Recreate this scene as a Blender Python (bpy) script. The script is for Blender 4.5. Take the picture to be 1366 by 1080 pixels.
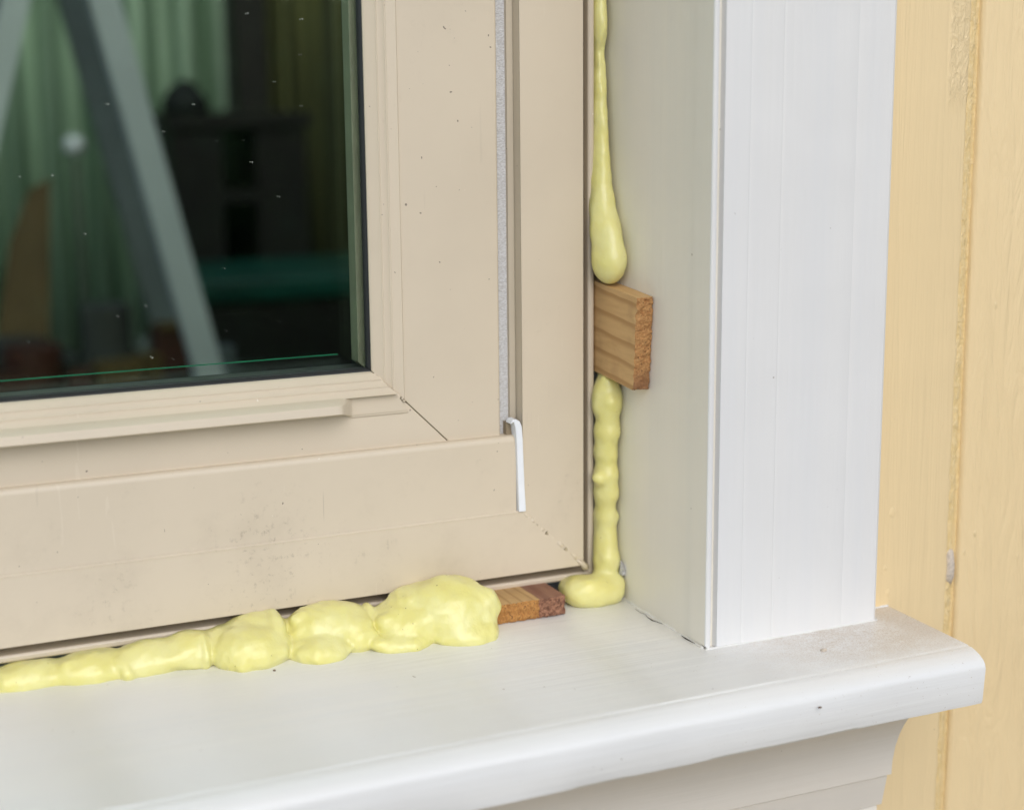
import bpy, bmesh, math, random
import numpy as np
from mathutils import Matrix, Vector, noise

for o in list(bpy.data.objects):
    bpy.data.objects.remove(o)
SC = bpy.context.scene
COL = SC.collection
random.seed(7)
RAD = math.radians

# ------------------------------------------------------------------ camera
cam_d = bpy.data.cameras.new('camera')
cam = bpy.data.objects.new('camera', cam_d)
COL.objects.link(cam)
SC.camera = cam
yaw, pitch, roll = RAD(24.2), RAD(-11.25), RAD(0.54)
fw = Vector((math.sin(yaw)*math.cos(pitch), math.cos(yaw)*math.cos(pitch), math.sin(pitch)))
rt = Vector((math.cos(yaw), -math.sin(yaw), 0.0))
dn = -rt.cross(fw)
rt2 = rt*math.cos(roll) + dn*math.sin(roll)
dn2 = dn*math.cos(roll) - rt*math.sin(roll)
m = Matrix.Identity(4)
for i in range(3):
    m[i][0] = rt2[i]; m[i][1] = -dn2[i]; m[i][2] = -fw[i]
m[0][3], m[1][3], m[2][3] = -0.424, -0.80, 0.2919
cam.matrix_world = m
cam_d.sensor_fit = 'HORIZONTAL'
cam_d.sensor_width = 36.0
cam_d.lens = 36.0*2160/1366
cam_d.clip_start = 0.02
cam_d.clip_end = 2000
cam_d.dof.use_dof = True
cam_d.dof.focus_distance = 0.86
cam_d.dof.aperture_fstop = 4.7

# ------------------------------------------------------------------ sky, sun, exposure
SUN_EL, SUN_AZ = RAD(34), RAD(-8)          # azimuth measured from -Y (in front of the wall) towards +X
sun_dir = Vector((math.sin(SUN_AZ)*math.cos(SUN_EL), -math.cos(SUN_AZ)*math.cos(SUN_EL), math.sin(SUN_EL)))
w = bpy.data.worlds.new('World')
SC.world = w
w.use_nodes = True
nt = w.node_tree
nt.nodes.clear()
sky = nt.nodes.new('ShaderNodeTexSky')
sky.sky_type = 'NISHITA'
sky.sun_disc = False
sky.sun_elevation = SUN_EL
sky.sun_rotation = math.atan2(sun_dir.x, sun_dir.y)
sky.air_density = 1.0
sky.dust_density = 1.0
sky.ozone_density = 1.0
bg = nt.nodes.new('ShaderNodeBackground')
bg.inputs['Strength'].default_value = 0.14
wo = nt.nodes.new('ShaderNodeOutputWorld')
nt.links.new(sky.outputs[0], bg.inputs[0])
nt.links.new(bg.outputs[0], wo.inputs[0])
sl = bpy.data.lights.new('sun', 'SUN')
sl.energy = 1.5
sl.angle = RAD(60)
sl.color = (1.0, 0.955, 0.90)
so = bpy.data.objects.new('sun', sl)
COL.objects.link(so)
so.rotation_euler = sun_dir.to_track_quat('Z', 'Y').to_euler()
so.location = (0, -3, 5)
SC.view_settings.view_transform = 'Standard'
SC.view_settings.look = 'None'
SC.view_settings.gamma = 1.0
SC.view_settings.exposure = 0.31
SC.render.engine = 'CYCLES'
SC.cycles.use_denoising = True
SC.cycles.max_bounces = 10
SC.cycles.transparent_max_bounces = 16
SC.cycles.sample_clamp_indirect = 8.0

# ------------------------------------------------------------------ node helpers
class NT:
    def __init__(s, name):
        s.m = bpy.data.materials.new(name)
        s.m.use_nodes = True
        s.t = s.m.node_tree
        s.b = s.t.nodes['Principled BSDF']
        s.out = s.t.nodes['Material Output']
        g = s.n('ShaderNodeNewGeometry')
        s.P = g.outputs['Position']
        s.sep = s.n('ShaderNodeSeparateXYZ')
        s.l(s.P, s.sep.inputs[0])
    def n(s, k, **kw):
        x = s.t.nodes.new(k)
        for a, v in kw.items():
            setattr(x, a, v)
        return x
    def l(s, a, b):
        s.t.links.new(a, b)
    def put(s, sock, v):
        if isinstance(v, bpy.types.NodeSocket):
            s.l(v, sock)
        else:
            if isinstance(v, tuple) and len(v) == 3 and sock.type == 'RGBA':
                v = v + (1.0,)
            sock.default_value = v
    def math(s, op, a, b=0.0, c=0.0, clamp=False):
        x = s.n('ShaderNodeMath', operation=op)
        x.use_clamp = clamp
        s.put(x.inputs[0], a); s.put(x.inputs[1], b); s.put(x.inputs[2], c)
        return x.outputs[0]
    def scaled(s, sc):
        x = s.n('ShaderNodeVectorMath', operation='MULTIPLY')
        s.l(s.P, x.inputs[0])
        x.inputs[1].default_value = sc
        return x.outputs[0]
    def noise(s, scale, detail=4.0, rough=0.55, stretch=(1, 1, 1), dist=0.0):
        x = s.n('ShaderNodeTexNoise')
        s.l(s.scaled(stretch), x.inputs['Vector'])
        x.inputs['Scale'].default_value = scale
        x.inputs['Detail'].default_value = detail
        x.inputs['Roughness'].default_value = rough
        x.inputs['Distortion'].default_value = dist
        return x.outputs['Fac']
    def voro(s, scale, stretch=(1, 1, 1)):
        x = s.n('ShaderNodeTexVoronoi')
        s.l(s.scaled(stretch), x.inputs['Vector'])
        x.inputs['Scale'].default_value = scale
        return x.outputs['Distance']
    def ramp(s, fac, stops):
        x = s.n('ShaderNodeValToRGB')
        e = x.color_ramp.elements
        while len(e) < len(stops):
            e.new(0.5)
        for i, (p, c) in enumerate(stops):
            e[i].position = p
            if not isinstance(c, tuple):
                c = (c, c, c)
            e[i].color = c + (1.0,)
        s.l(fac, x.inputs[0])
        return x.outputs[0]
    def step(s, v, a, b):
        x = s.n('ShaderNodeMapRange', interpolation_type='SMOOTHSTEP')
        s.put(x.inputs[0], v)
        x.inputs[1].default_value = a; x.inputs[2].default_value = b
        return x.outputs[0]
    def mix(s, f, a, b, mode='MIX'):
        x = s.n('ShaderNodeMix', data_type='RGBA', blend_type=mode)
        s.put(x.inputs[0], f); s.put(x.inputs[6], a); s.put(x.inputs[7], b)
        return x.outputs[2]
    def bump(s, h, strength, dist, prev=None):
        x = s.n('ShaderNodeBump')
        x.inputs['Strength'].default_value = strength
        x.inputs['Distance'].default_value = dist
        s.l(h, x.inputs['Height'])
        if prev is not None:
            s.l(prev, x.inputs['Normal'])
        return x.outputs[0]
    def fin(s, col=None, rough=None, nrm=None, **kw):
        if col is not None: s.put(s.b.inputs['Base Color'], col)
        if rough is not None: s.put(s.b.inputs['Roughness'], rough)
        if nrm is not None: s.l(nrm, s.b.inputs['Normal'])
        for k, v in kw.items():
            s.put(s.b.inputs[k.replace('_', ' ')], v)
        return s.m

def sock_avg(n, a, b):
    return n.math('MULTIPLY', n.math('ADD', a, b), 0.5)

# ------------------------------------------------------------------ materials
M = {}
def white_paint(name, col, stretch, dusty=False, streak=0.25):
    n = NT(name)
    br = n.noise(260, 3, 0.6, stretch)                       # brush strokes along the board
    lo = n.noise(14, 3, 0.5)
    c = n.mix(n.step(lo, 0.3, 0.7), col, tuple(x*0.965 for x in col))
    c = n.mix(n.math('MULTIPLY', n.step(n.noise(40, 4, 0.6, stretch), 0.40, 0.66), 0.5), c, (col[0]*0.93, col[1]*0.945, col[2]*0.97))
    sp = n.step(n.noise(330, 1, 0.4), 0.80, 0.84)            # specks of dirt
    c = n.mix(n.math('MULTIPLY', sp, 0.55), c, (0.20, 0.15, 0.10))
    if dusty:
        x, y, z = n.sep.outputs
        d = n.math('MULTIPLY', n.step(x, -0.02, 0.075), n.step(y, -0.170, -0.132))
        d2 = n.step(n.noise(60, 8, 0.85, (1, 1.6, 1)), 0.30, 0.62)
        gr = n.step(n.noise(1100, 3, 0.7), 0.44, 0.62)
        k = n.math('MULTIPLY', d, n.math('ADD', n.math('MULTIPLY', d2, 0.40), n.math('MULTIPLY', gr, 0.42)), clamp=True)
        far = n.math('MULTIPLY', n.step(x, 0.100, 0.118), n.step(y, -0.158, -0.125))
        k = n.math('MAXIMUM', k, n.math('MULTIPLY', far, n.math('ADD', n.math('MULTIPLY', gr, 0.3), 0.45)))
        c = n.mix(k, c, (0.50, 0.40, 0.29))
        # scattered grit
        g2 = n.math('MULTIPLY', n.step(n.noise(900, 1, 0.5), 0.74, 0.78), n.step(x, -0.12, 0.05))
        c = n.mix(n.math('MULTIPLY', g2, 0.5), c, (0.33, 0.22, 0.13))
    b = n.bump(br, streak, 0.0006)
    b = n.bump(n.noise(35, 2, 0.5), 0.15, 0.002, b)
    r = n.math('ADD', n.math('MULTIPLY', n.noise(30, 3), 0.18), 0.30)
    M[name] = n.fin(c, r, b)
white_paint('white_casing', (0.75, 0.742, 0.722), (1, 1, 0.03), streak=0.35)
white_paint('white_jamb', (0.83, 0.79, 0.695), (1, 1, 0.03), streak=0.25)  # yellow bounce from foam and frame is mixed into this white
white_paint('white_sill', (0.80, 0.795, 0.765), (0.03, 1, 1), dusty=True, streak=0.45)
white_paint('white_apron', (0.79, 0.73, 0.635), (0.03, 1, 1), streak=0.35)
white_paint('white_caulk', (0.74, 0.73, 0.685), (1, 1, 1), streak=0.5)

def pvc(name, col, dirt):
    n = NT(name)
    x, y, z = n.sep.outputs
    lo = n.noise(9, 4, 0.6)
    c = n.mix(n.step(lo, 0.35, 0.7), col, tuple(v*0.95 for v in col))
    # grimy smudges, stronger along the bottom rail
    sm = n.step(n.noise(240, 5, 0.75), 0.54, 0.70)
    clus = n.step(n.noise(13, 3, 0.6), 0.47, 0.68)
    low = n.math('ADD', n.math('MULTIPLY', n.step(z, 0.105, 0.05), 0.85), 0.15)
    k = n.math('MULTIPLY', n.math('MULTIPLY', sm, clus), n.math('MULTIPLY', low, 0.55*dirt))
    c = n.mix(k, c, (0.24, 0.19, 0.14))
    film = n.math('MULTIPLY', n.step(n.noise(26, 5, 0.7), 0.45, 0.75), n.math('MULTIPLY', low, 0.16*dirt))
    c = n.mix(film, c, (0.33, 0.27, 0.20))
    sc = n.step(n.noise(300, 1, 0.4, (1, 1, 0.05), 0.3), 0.715, 0.735)
    sc = n.math('MULTIPLY', sc, n.step(n.noise(16, 2, 0.5), 0.55, 0.60))
    c = n.mix(n.math('MULTIPLY', n.math('MULTIPLY', sc, low), 0.38*dirt), c, (0.20, 0.16, 0.12))
    sc2 = n.step(n.noise(260, 1, 0.4, (1, 1, 0.07), 0.6), 0.71, 0.73)
    sc2 = n.math('MULTIPLY', sc2, n.step(n.noise(14, 2, 0.5, (1.3, 1, 1)), 0.56, 0.60))
    c = n.mix(n.math('MULTIPLY', sc2, 0.16*dirt), c, (0.75, 0.68, 0.57))
    dots = n.step(n.noise(430, 0, 0.4), 0.875, 0.89)
    c = n.mix(n.math('MULTIPLY', dots, 0.8), c, (0.13, 0.10, 0.08))
    dots2 = n.step(n.noise(370, 0, 0.4, (1.3, 1, 0.9)), 0.90, 0.92)
    c = n.mix(n.math('MULTIPLY', dots2, 0.5), c, (0.85, 0.82, 0.76))
    b = n.bump(n.noise(900, 2, 0.5), 0.06, 0.0003)
    r = n.math('ADD', n.math('MULTIPLY', n.noise(22, 3), 0.16), 0.34)
    M[name] = n.fin(c, r, b)
pvc('beige_pvc', (0.625, 0.54, 0.415), 1.0)
pvc('beige_flange', (0.62, 0.54, 0.43), 0.4)

def simple(name, col, rough=0.5, var=0.12, scale=20, bump=0.0, **kw):
    n = NT(name)
    c = n.mix(n.step(n.noise(scale, 4), 0.3, 0.7), col, tuple(v*(1-var) for v in col))
    b = n.bump(n.noise(scale*6, 3), bump, 0.002) if bump else None
    M[name] = n.fin(c, rough, b, **kw)
simple('black_rubber', (0.018, 0.020, 0.021), 0.38, 0.2, 60)
simple('spacer_metal', (0.34, 0.33, 0.25), 0.5, 0.1, 80)
simple('groove_dark', (0.30, 0.235, 0.15), 0.7, 0.25, 60)
simple('white_rubber', (0.80, 0.83, 0.87), 0.42, 0.05, 60)
simple('foil_metal', (0.62, 0.62, 0.64), 0.35, 0.3, 300, 0.4, Metallic=0.6)
simple('dark_crack', (0.05, 0.04, 0.03), 0.8)
simple('crumb_brown', (0.16, 0.10, 0.06), 0.8)

n = NT('brush_seal')                                           # pale woven pile strip
f1 = n.noise(700, 2, 0.5, (1, 1, 3.0))
c = n.mix(n.step(f1, 0.35, 0.65), (0.60, 0.60, 0.60), (0.46, 0.45, 0.44))
M['brush_seal'] = n.fin(c, 0.85, n.bump(f1, 0.6, 0.001))

# spray foam
n = NT('spray_foam')
lo = n.noise(60, 3, 0.5)
c = n.mix(n.step(lo, 0.3, 0.7), (0.775, 0.74, 0.33), (0.75, 0.70, 0.25))
sp = n.step(n.noise(520, 1, 0.5), 0.775, 0.80)
c = n.mix(n.math('MULTIPLY', sp, n.step(n.noise(60, 1), 0.52, 0.58)), c, (0.22, 0.15, 0.05))
b = n.bump(n.noise(130, 3, 0.5), 0.26, 0.0030)
b = n.bump(n.noise(420, 4, 0.6, (1, 1, 1), 1.2), 0.13, 0.0012, b)
b = n.bump(n.noise(1300, 2, 0.5), 0.06, 0.0004, b)
M['spray_foam'] = n.fin(c, n.math('ADD', n.math('MULTIPLY', n.noise(120, 2), 0.22), 0.22), b,
                        Coat_Weight=0.12, Coat_Roughness=0.15, Specular_IOR_Level=0.55, Subsurface_Weight=0.35, Subsurface_Scale=0.004, Subsurface_Radius=(1.0, 0.9, 0.35))

# shim timber: faces and end grain
def timber(name, pale, dark, axis, red_from=None, rz=1.0):
    n = NT(name)
    x, y, z = n.sep.outputs
    # growth rings cross the board: stripes perpendicular to `axis`
    co = x if axis == 'x' else z
    wob = n.math('MULTIPLY', n.noise(22, 3, 0.5), 0.004)
    tilt = n.math('MULTIPLY', y, 0.0 if axis == 'x' else -0.10)
    t = n.math('MULTIPLY', n.math('ADD', n.math('ADD', co, wob), tilt), rz)
    s1 = n.math('FRACT', t)
    band = n.math('MULTIPLY', n.step(s1, 0.62, 0.88), n.step(s1, 1.0, 0.95))
    fib = n.noise(320, 3, 0.6, (1, 0.10, 1))
    c = n.mix(n.math('MULTIPLY', band, 0.8), pale, dark)
    c = n.mix(n.math('MULTIPLY', n.step(fib, 0.35, 0.75), 0.35), c, dark)
    c = n.mix(n.math('MULTIPLY', n.step(n.noise(70, 4), 0.5, 0.75), 0.35), c, (0.36, 0.20, 0.09))
    if red_from is not None:
        c = n.mix(n.step(n.math('ADD', x, n.math('MULTIPLY', n.noise(50, 2), 0.002)), red_from, red_from+0.0015), c, n.mix(n.step(fib, 0.3, 0.7), (0.30, 0.155, 0.10), (0.22, 0.10, 0.065)))
    M[name] = n.fin(c, 0.62, n.bump(fib, 0.25, 0.0008))
timber('timber_side', (0.60, 0.385, 0.175), (0.38, 0.21, 0.075), 'z', None, 88.0)
timber('timber_flat', (0.55, 0.36, 0.165), (0.37, 0.22, 0.085), 'x', -0.0585, 150.0)
def endgrain(name, a, b_, red=None, dark_low=None):
    n = NT(name)
    x, y, z = n.sep.outputs
    v = n.noise(520, 5, 0.75)
    c = n.mix(n.step(v, 0.32, 0.62), b_, a)
    c = n.mix(n.math('MULTIPLY', n.step(n.noise(520, 2, 0.6), 0.60, 0.70), 0.8), c, (0.14, 0.055, 0.02))
    if red is not None:
        c = n.mix(n.step(n.math('ADD', x, n.math('MULTIPLY', n.noise(90, 2), 0.002)), red, red+0.001), c, n.mix(n.step(v, 0.35, 0.62), (0.15, 0.06, 0.035), (0.44, 0.22, 0.13)))
    if dark_low is not None:                                   # stained heartwood at one edge
        c = n.mix(n.math('MULTIPLY', n.step(n.math('ADD', z, n.math('MULTIPLY', n.noise(120, 2), 0.01)), dark_low+0.012, dark_low), 0.6), c, (0.24, 0.11, 0.06))
    M[name] = n.fin(c, 0.75, n.bump(v, 0.9, 0.0020))
endgrain('timber_end_side', (0.64, 0.35, 0.135), (0.42, 0.19, 0.065), None, 0.134)
endgrain('timber_end_flat', (0.62, 0.31, 0.09), (0.40, 0.17, 0.045), -0.0585)

# yellow cladding
n = NT('yellow_paint')
x, y, z = n.sep.outputs
gr = n.noise(120, 5, 0.6, (1, 1, 0.035), 0.6)
gr2 = n.noise(34, 4, 0.6, (1, 1, 0.06), 1.2)
lo = n.noise(5, 3)
c = n.mix(n.step(lo, 0.3, 0.7), (0.82, 0.64, 0.365), (0.80, 0.62, 0.35))
c = n.mix(n.math('MULTIPLY', n.step(n.voro(70, (1, 1, 0.7)), 0.035, 0.02), 0.35), c, (0.82, 0.70, 0.46))
c = n.mix(n.math('MULTIPLY', n.step(n.noise(300, 1), 0.82, 0.86), 0.6), c, (0.35, 0.24, 0.10))
torn = n.math('MULTIPLY', n.math('MULTIPLY', n.step(x, 0.1560, 0.1585), n.step(x, 0.1750, 0.1720)), n.step(z, 0.272, 0.290))
tn = n.noise(300, 4, 0.65, (0.9, 1, 0.5), 0.8)
h = n.math('ADD', n.math('MULTIPLY', gr, 0.7), n.math('MULTIPLY', gr2, 1.0))
b = n.bump(h, 0.34, 0.0036)
wv = n.noise(75, 4, 0.6, (1, 1, 0.16), 2.2)
b = n.bump(n.math('MULTIPLY', wv, n.step(x, 0.165, 0.20)), 0.55, 0.0035, b)
b = n.bump(n.math('MULTIPLY', n.step(n.voro(75, (1, 1, 0.5)), 0.10, 0.01), n.step(n.noise(30, 2), 0.5, 0.62)), 0.5, 0.0012, b)
b = n.bump(n.math('MULTIPLY', torn, tn), 0.55, 0.004, b)
M['yellow_paint'] = n.fin(c, n.math('ADD', n.math('MULTIPLY', n.noise(40, 3), 0.2), 0.38), b)
n = NT('yellow_tongue')
r1 = n.noise(420, 4, 0.65, (1, 1, 0.55), 0.5)
c = n.mix(n.step(r1, 0.4, 0.65), (0.76, 0.57, 0.27), (0.80, 0.62, 0.33))
M['yellow_tongue'] = n.fin(c, 0.5, n.bump(r1, 0.7, 0.002))
simple('filler_pink', (0.76, 0.66, 0.54), 0.8, 0.3, 400, 0.5)

# double glazing: tinted clear pane with a Fresnel reflection and specks of dust
def pane_mat(name, tint, specks):
    n = NT(name)
    tr = n.n('ShaderNodeBsdfTransparent'); tr.inputs[0].default_value = tint + (1,)
    gl = n.n('ShaderNodeBsdfGlossy'); gl.inputs['Roughness'].default_value = 0.0
    gl.inputs['Color'].default_value = (0.80, 0.95, 0.86, 1)
    fr = n.n('ShaderNodeFresnel'); fr.inputs['IOR'].default_value = 1.52
    mx = n.n('ShaderNodeMixShader')
    n.l(fr.outputs[0], mx.inputs[0]); n.l(tr.outputs[0], mx.inputs[1]); n.l(gl.outputs[0], mx.inputs[2])
    last = mx
    if specks:
        df = n.n('ShaderNodeBsdfDiffuse'); df.inputs[0].default_value = (0.62, 0.66, 0.60, 1)
        v = n.n('ShaderNodeTexVoronoi', voronoi_dimensions='2D'); cb_ = n.n('ShaderNodeCombineXYZ'); n.l(n.sep.outputs[0], cb_.inputs[0]); n.l(n.sep.outputs[2], cb_.inputs[1]); n.l(cb_.outputs[0], v.inputs['Vector']); v.inputs['Scale'].default_value = 70
        rnd = n.n('ShaderNodeSeparateColor'); n.l(v.outputs['Color'], rnd.inputs[0])
        size = n.math('MULTIPLY', n.math('POWER', rnd.outputs[0], 3.0), 0.027)
        k = n.math('LESS_THAN', v.outputs['Distance'], size)
        k = n.math('MULTIPLY', k, n.math('GREATER_THAN', rnd.outputs[1], 0.40))
        k = n.math('MULTIPLY', k, 0.5)
        m2 = n.n('ShaderNodeMixShader')
        n.l(k, m2.inputs[0]); n.l(mx.outputs[0], m2.inputs[1]); n.l(df.outputs[0], m2.inputs[2])
        last = m2
    n.t.nodes.remove(n.b)
    n.l(last.outputs[0], n.out.inputs[0])
    M[name] = n.m
pane_mat('glass_outer', (0.945, 0.975, 0.95), True)
pane_mat('glass_inner', (0.95, 0.98, 0.955), False)
simple('reflection_green', (0.03, 0.30, 0.16), 0.2, 0.3, 30)  # colour of a reflected line in the double glazing

# interior
simple('aluminium', (0.90, 0.93, 0.91), 0.45, 0.06, 12)
simple('dark_metal', (0.22, 0.25, 0.245), 0.5, 0.15, 12)
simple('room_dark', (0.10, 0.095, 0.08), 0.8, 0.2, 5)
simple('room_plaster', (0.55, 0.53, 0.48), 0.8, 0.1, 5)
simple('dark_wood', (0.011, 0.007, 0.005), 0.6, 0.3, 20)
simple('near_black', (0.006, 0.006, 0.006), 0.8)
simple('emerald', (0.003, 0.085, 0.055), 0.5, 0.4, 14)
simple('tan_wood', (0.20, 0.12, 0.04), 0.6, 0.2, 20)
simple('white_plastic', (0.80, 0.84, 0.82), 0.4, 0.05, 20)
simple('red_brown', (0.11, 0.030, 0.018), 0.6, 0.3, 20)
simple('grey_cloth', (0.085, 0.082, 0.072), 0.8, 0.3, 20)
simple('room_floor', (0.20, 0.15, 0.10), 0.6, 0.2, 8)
n = NT('hedge_leaf')
c = n.mix(n.step(n.noise(9, 4, 0.7), 0.35, 0.65), (0.035, 0.075, 0.022), (0.075, 0.115, 0.040))
M['hedge_leaf'] = n.fin(c, 0.55)
n = NT('curtain_green')
st = n.noise(34, 4, 0.65, (1, 1, 0.02))
c = n.mix(n.step(st, 0.35, 0.65), (0.66, 0.80, 0.62), (0.22, 0.34, 0.22))
tl = n.n('ShaderNodeBsdfTranslucent'); n.l(c, tl.inputs[0])
n.put(n.b.inputs['Base Color'], c); n.put(n.b.inputs['Roughness'], 0.85)
mx = n.n('ShaderNodeMixShader'); mx.inputs[0].default_value = 0.45
n.l(n.b.outputs[0], mx.inputs[1]); n.l(tl.outputs[0], mx.inputs[2]); n.l(mx.outputs[0], n.out.inputs[0])
M['curtain_green'] = n.m
n = NT('curtain_olive')
st = n.noise(30, 3, 0.5, (1, 1, 0.02))
c = n.mix(n.step(st, 0.35, 0.65), (0.20, 0.20, 0.065), (0.015, 0.018, 0.008))
M['curtain_olive'] = n.fin(c, 0.85)
n = NT('garden_soil')
c = n.mix(n.step(n.noise(14, 6, 0.75), 0.35, 0.65), (0.24, 0.205, 0.15), (0.34, 0.295, 0.22))
M['garden_soil'] = n.fin(c, 0.9, n.bump(n.noise(60, 4), 0.8, 0.03))

# ------------------------------------------------------------------ mesh helpers
def mesh_obj(name, verts, faces, mat, parent=None, smooth=False, base=None, mats=None, fmat=None):
    me = bpy.data.meshes.new(name)
    vs = np.asarray(verts, dtype=float)
    if base is None:
        base = Vector((0, 0, 0)) if parent is not None else Vector(((vs[:, 0].min()+vs[:, 0].max())/2, (vs[:, 1].min()+vs[:, 1].max())/2, vs[:, 2].min()))
    vs = vs - np.array(base)
    if parent is not None:
        vs = vs - np.array(parent.location)
        if parent.parent is not None:
            vs = vs - np.array(parent.parent.location)
    me.from_pydata(vs.tolist(), [], [tuple(int(i) for i in f) for f in faces])
    for mm in (mats or [mat]):
        me.materials.append(M[mm])
    if fmat is not None:
        for p, k in zip(me.polygons, fmat):
            p.material_index = k
    bm = bmesh.new(); bm.from_mesh(me)
    bmesh.ops.recalc_face_normals(bm, faces=bm.faces)
    bm.to_mesh(me); bm.free()
    if smooth:
        me.polygons.foreach_set('use_smooth', [True]*len(me.polygons))
    o = bpy.data.objects.new(name, me)
    COL.objects.link(o)
    if parent is not None:
        o.parent = parent
    else:
        o.location = base
    return o
def root(name, loc, label, cat, group=None):
    e = bpy.data.objects.new(name, None)
    COL.objects.link(e)
    e.location = loc
    e.empty_display_size = 0.05
    return tag(e, label, cat, group)
def tag(o, label, cat, group=None):
    o['label'] = label; o['category'] = cat; o['kind'] = 'thing'
    if group: o['group'] = group
    return o
def structure(o):
    o['kind'] = 'structure'
    return o
def bevel(o, wdt, seg=2, ang=35):
    b = o.modifiers.new('bevel', 'BEVEL')
    b.width = wdt; b.segments = seg; b.limit_method = 'ANGLE'; b.angle_limit = RAD(ang)
    o.data.polygons.foreach_set('use_smooth', [True]*len(o.data.polygons))
    wn = o.modifiers.new('wn', 'WEIGHTED_NORMAL'); wn.keep_sharp = False
    return o
def bevel_long(o, wdt, seg=2):
    me = o.data
    h_ = len(me.vertices)//2
    at = me.attributes.new('bevel_weight_edge', 'FLOAT', 'EDGE')
    for e_ in me.edges:
        a, b = e_.vertices
        at.data[e_.index].value = 1.0 if (a < h_) != (b < h_) else 0.0
    b = o.modifiers.new('bevel', 'BEVEL')
    b.width = wdt; b.segments = seg; b.limit_method = 'WEIGHT'
    me.polygons.foreach_set('use_smooth', [True]*len(me.polygons))
    wn = o.modifiers.new('wn', 'WEIGHTED_NORMAL')
    return o
def box(x0, x1, y0, y1, z0, z1):
    v = [(x, y, z) for x in (x0, x1) for y in (y0, y1) for z in (z0, z1)]
    f = [(0, 1, 3, 2), (4, 6, 7, 5), (0, 4, 5, 1), (2, 3, 7, 6), (0, 2, 6, 4), (1, 5, 7, 3)]
    return v, f
def cat_geo(*gs):
    V, F = [], []
    for v, f in gs:
        b = len(V); V += list(v); F += [tuple(i+b for i in q) for q in f]
    return V, F
def prism(loop0, loop1):
    n_ = len(loop0)
    v = list(loop0)+list(loop1)
    f = [tuple(range(n_)), tuple(range(2*n_-1, n_-1, -1))]
    f += [(i, (i+1) % n_, n_+(i+1) % n_, n_+i) for i in range(n_)]
    return v, f
def extr_x(prof, x0, x1):            # prof: (y, z)
    return prism([(x0, y, z) for y, z in prof], [(x1, y, z) for y, z in prof])
def extr_z(prof, z0, z1):            # prof: (x, y)
    return prism([(x, y, z0) for x, y in prof], [(x, y, z1) for x, y in prof])
def side(prof, rect, which, gap=0.0):
    """profile (o, y) swept along one side of rect (x0,x1,z0,z1) with mitred ends; o = outward offset"""
    x0, x1, z0, z1 = rect
    g = gap
    if which == 'right':
        a = [(x1+o, y, z0-o+g) for o, y in prof]; b = [(x1+o, y, z1+o-g) for o, y in prof]
    elif which == 'left':
        a = [(x0-o, y, z0-o+g) for o, y in prof]; b = [(x0-o, y, z1+o-g) for o, y in prof]
    elif which == 'bottom':
        a = [(x0-o+g, y, z0-o) for o, y in prof]; b = [(x1+o-g, y, z0-o) for o, y in prof]
    else:
        a = [(x0-o+g, y, z1+o) for o, y in prof]; b = [(x1+o-g, y, z1+o) for o, y in prof]
    return prism(a, b)
def tube(path, radii, seg=8, squash=None):
    V, F = [], []
    n_ = len(path)
    for i, p in enumerate(path):
        p = Vector(p)
        d = (Vector(path[min(i+1, n_-1)])-Vector(path[max(i-1, 0)])).normalized()
        a = d.orthogonal().normalized(); b = d.cross(a)
        r = radii[i] if hasattr(radii, '__len__') else radii
        for k in range(seg):
            t = 2*math.pi*k/seg
            V.append(tuple(p+(a*math.cos(t)+b*math.sin(t))*r))
    for i in range(n_-1):
        for k in range(seg):
            F.append((i*seg+k, i*seg+(k+1) % seg, (i+1)*seg+(k+1) % seg, (i+1)*seg+k))
    F.append(tuple(range(seg))); F.append(tuple(range((n_-1)*seg, n_*seg)))
    return V, F
def beam(p, q, wdt, dep):            # rectangular bar between two points in an XZ plane, depth along Y
    p, q = Vector(p), Vector(q)
    d = (q-p).normalized(); s = Vector((d.z, 0, -d.x))*wdt/2; y = Vector((0, dep/2, 0))
    L = lambda c: [tuple(c+s+y), tuple(c+s-y), tuple(c-s-y), tuple(c-s+y)]
    return prism(L(p), L(q))

# ================================================================== THE PLACE
GZ = -1.05
# ------------------------------------------------------------------ ground
g = mesh_obj('ground', [(-300, -300, GZ), (300, -300, GZ), (300, 300, GZ), (-300, 300, GZ)], [(0, 1, 2, 3)], 'garden_soil')
structure(g)
# hedge added behind the camera to mask the horizon reflected in the glass
hd = root('horizon_mask_hedge', (0.0, -6.5, GZ), 'added green hedge, out of view, masking the horizon reflected in the window', 'hedge')
hr = random.Random(11)
V, F = [], []
for i in range(14000):
    fx = hr.uniform(-9, 11); hz = hr.random()**0.8*1.95
    fy = -6.5+hr.uniform(-0.1, 0.55)*(1.0 if hz < 1.6 else 0.6)+0.18*noise.noise((fx*0.9, hz*1.2, 0))
    c_ = Vector((fx, fy, GZ+hz+0.2*noise.noise((fx*0.6, 2, 0))))
    a_ = Vector((hr.uniform(-1, 1), hr.uniform(-1, 1), hr.uniform(-1, 1))).normalized()*hr.uniform(0.05, 0.10)
    b_ = a_.orthogonal().normalized()*a_.length*0.55
    k_ = len(V)
    V += [tuple(c_-a_), tuple(c_+b_), tuple(c_+a_), tuple(c_-b_)]; F.append((k_, k_+1, k_+2, k_+3))
o = mesh_obj('foliage', V, F, 'hedge_leaf', hd); o['kind'] = 'stuff'
V, F = [], []
for i in range(61):
    for j in range(9):
        fx = -9+20*i/60; hz = 1.75*j/8
        V.append((fx, -6.62+0.2*noise.noise((fx*0.9, hz*1.2, 0)), GZ+hz))
for i in range(60):
    for j in range(8):
        F.append((i*9+j, (i+1)*9+j, (i+1)*9+j+1, i*9+j+1))
mesh_obj('branches', V, F, 'hedge_leaf', hd)

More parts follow.
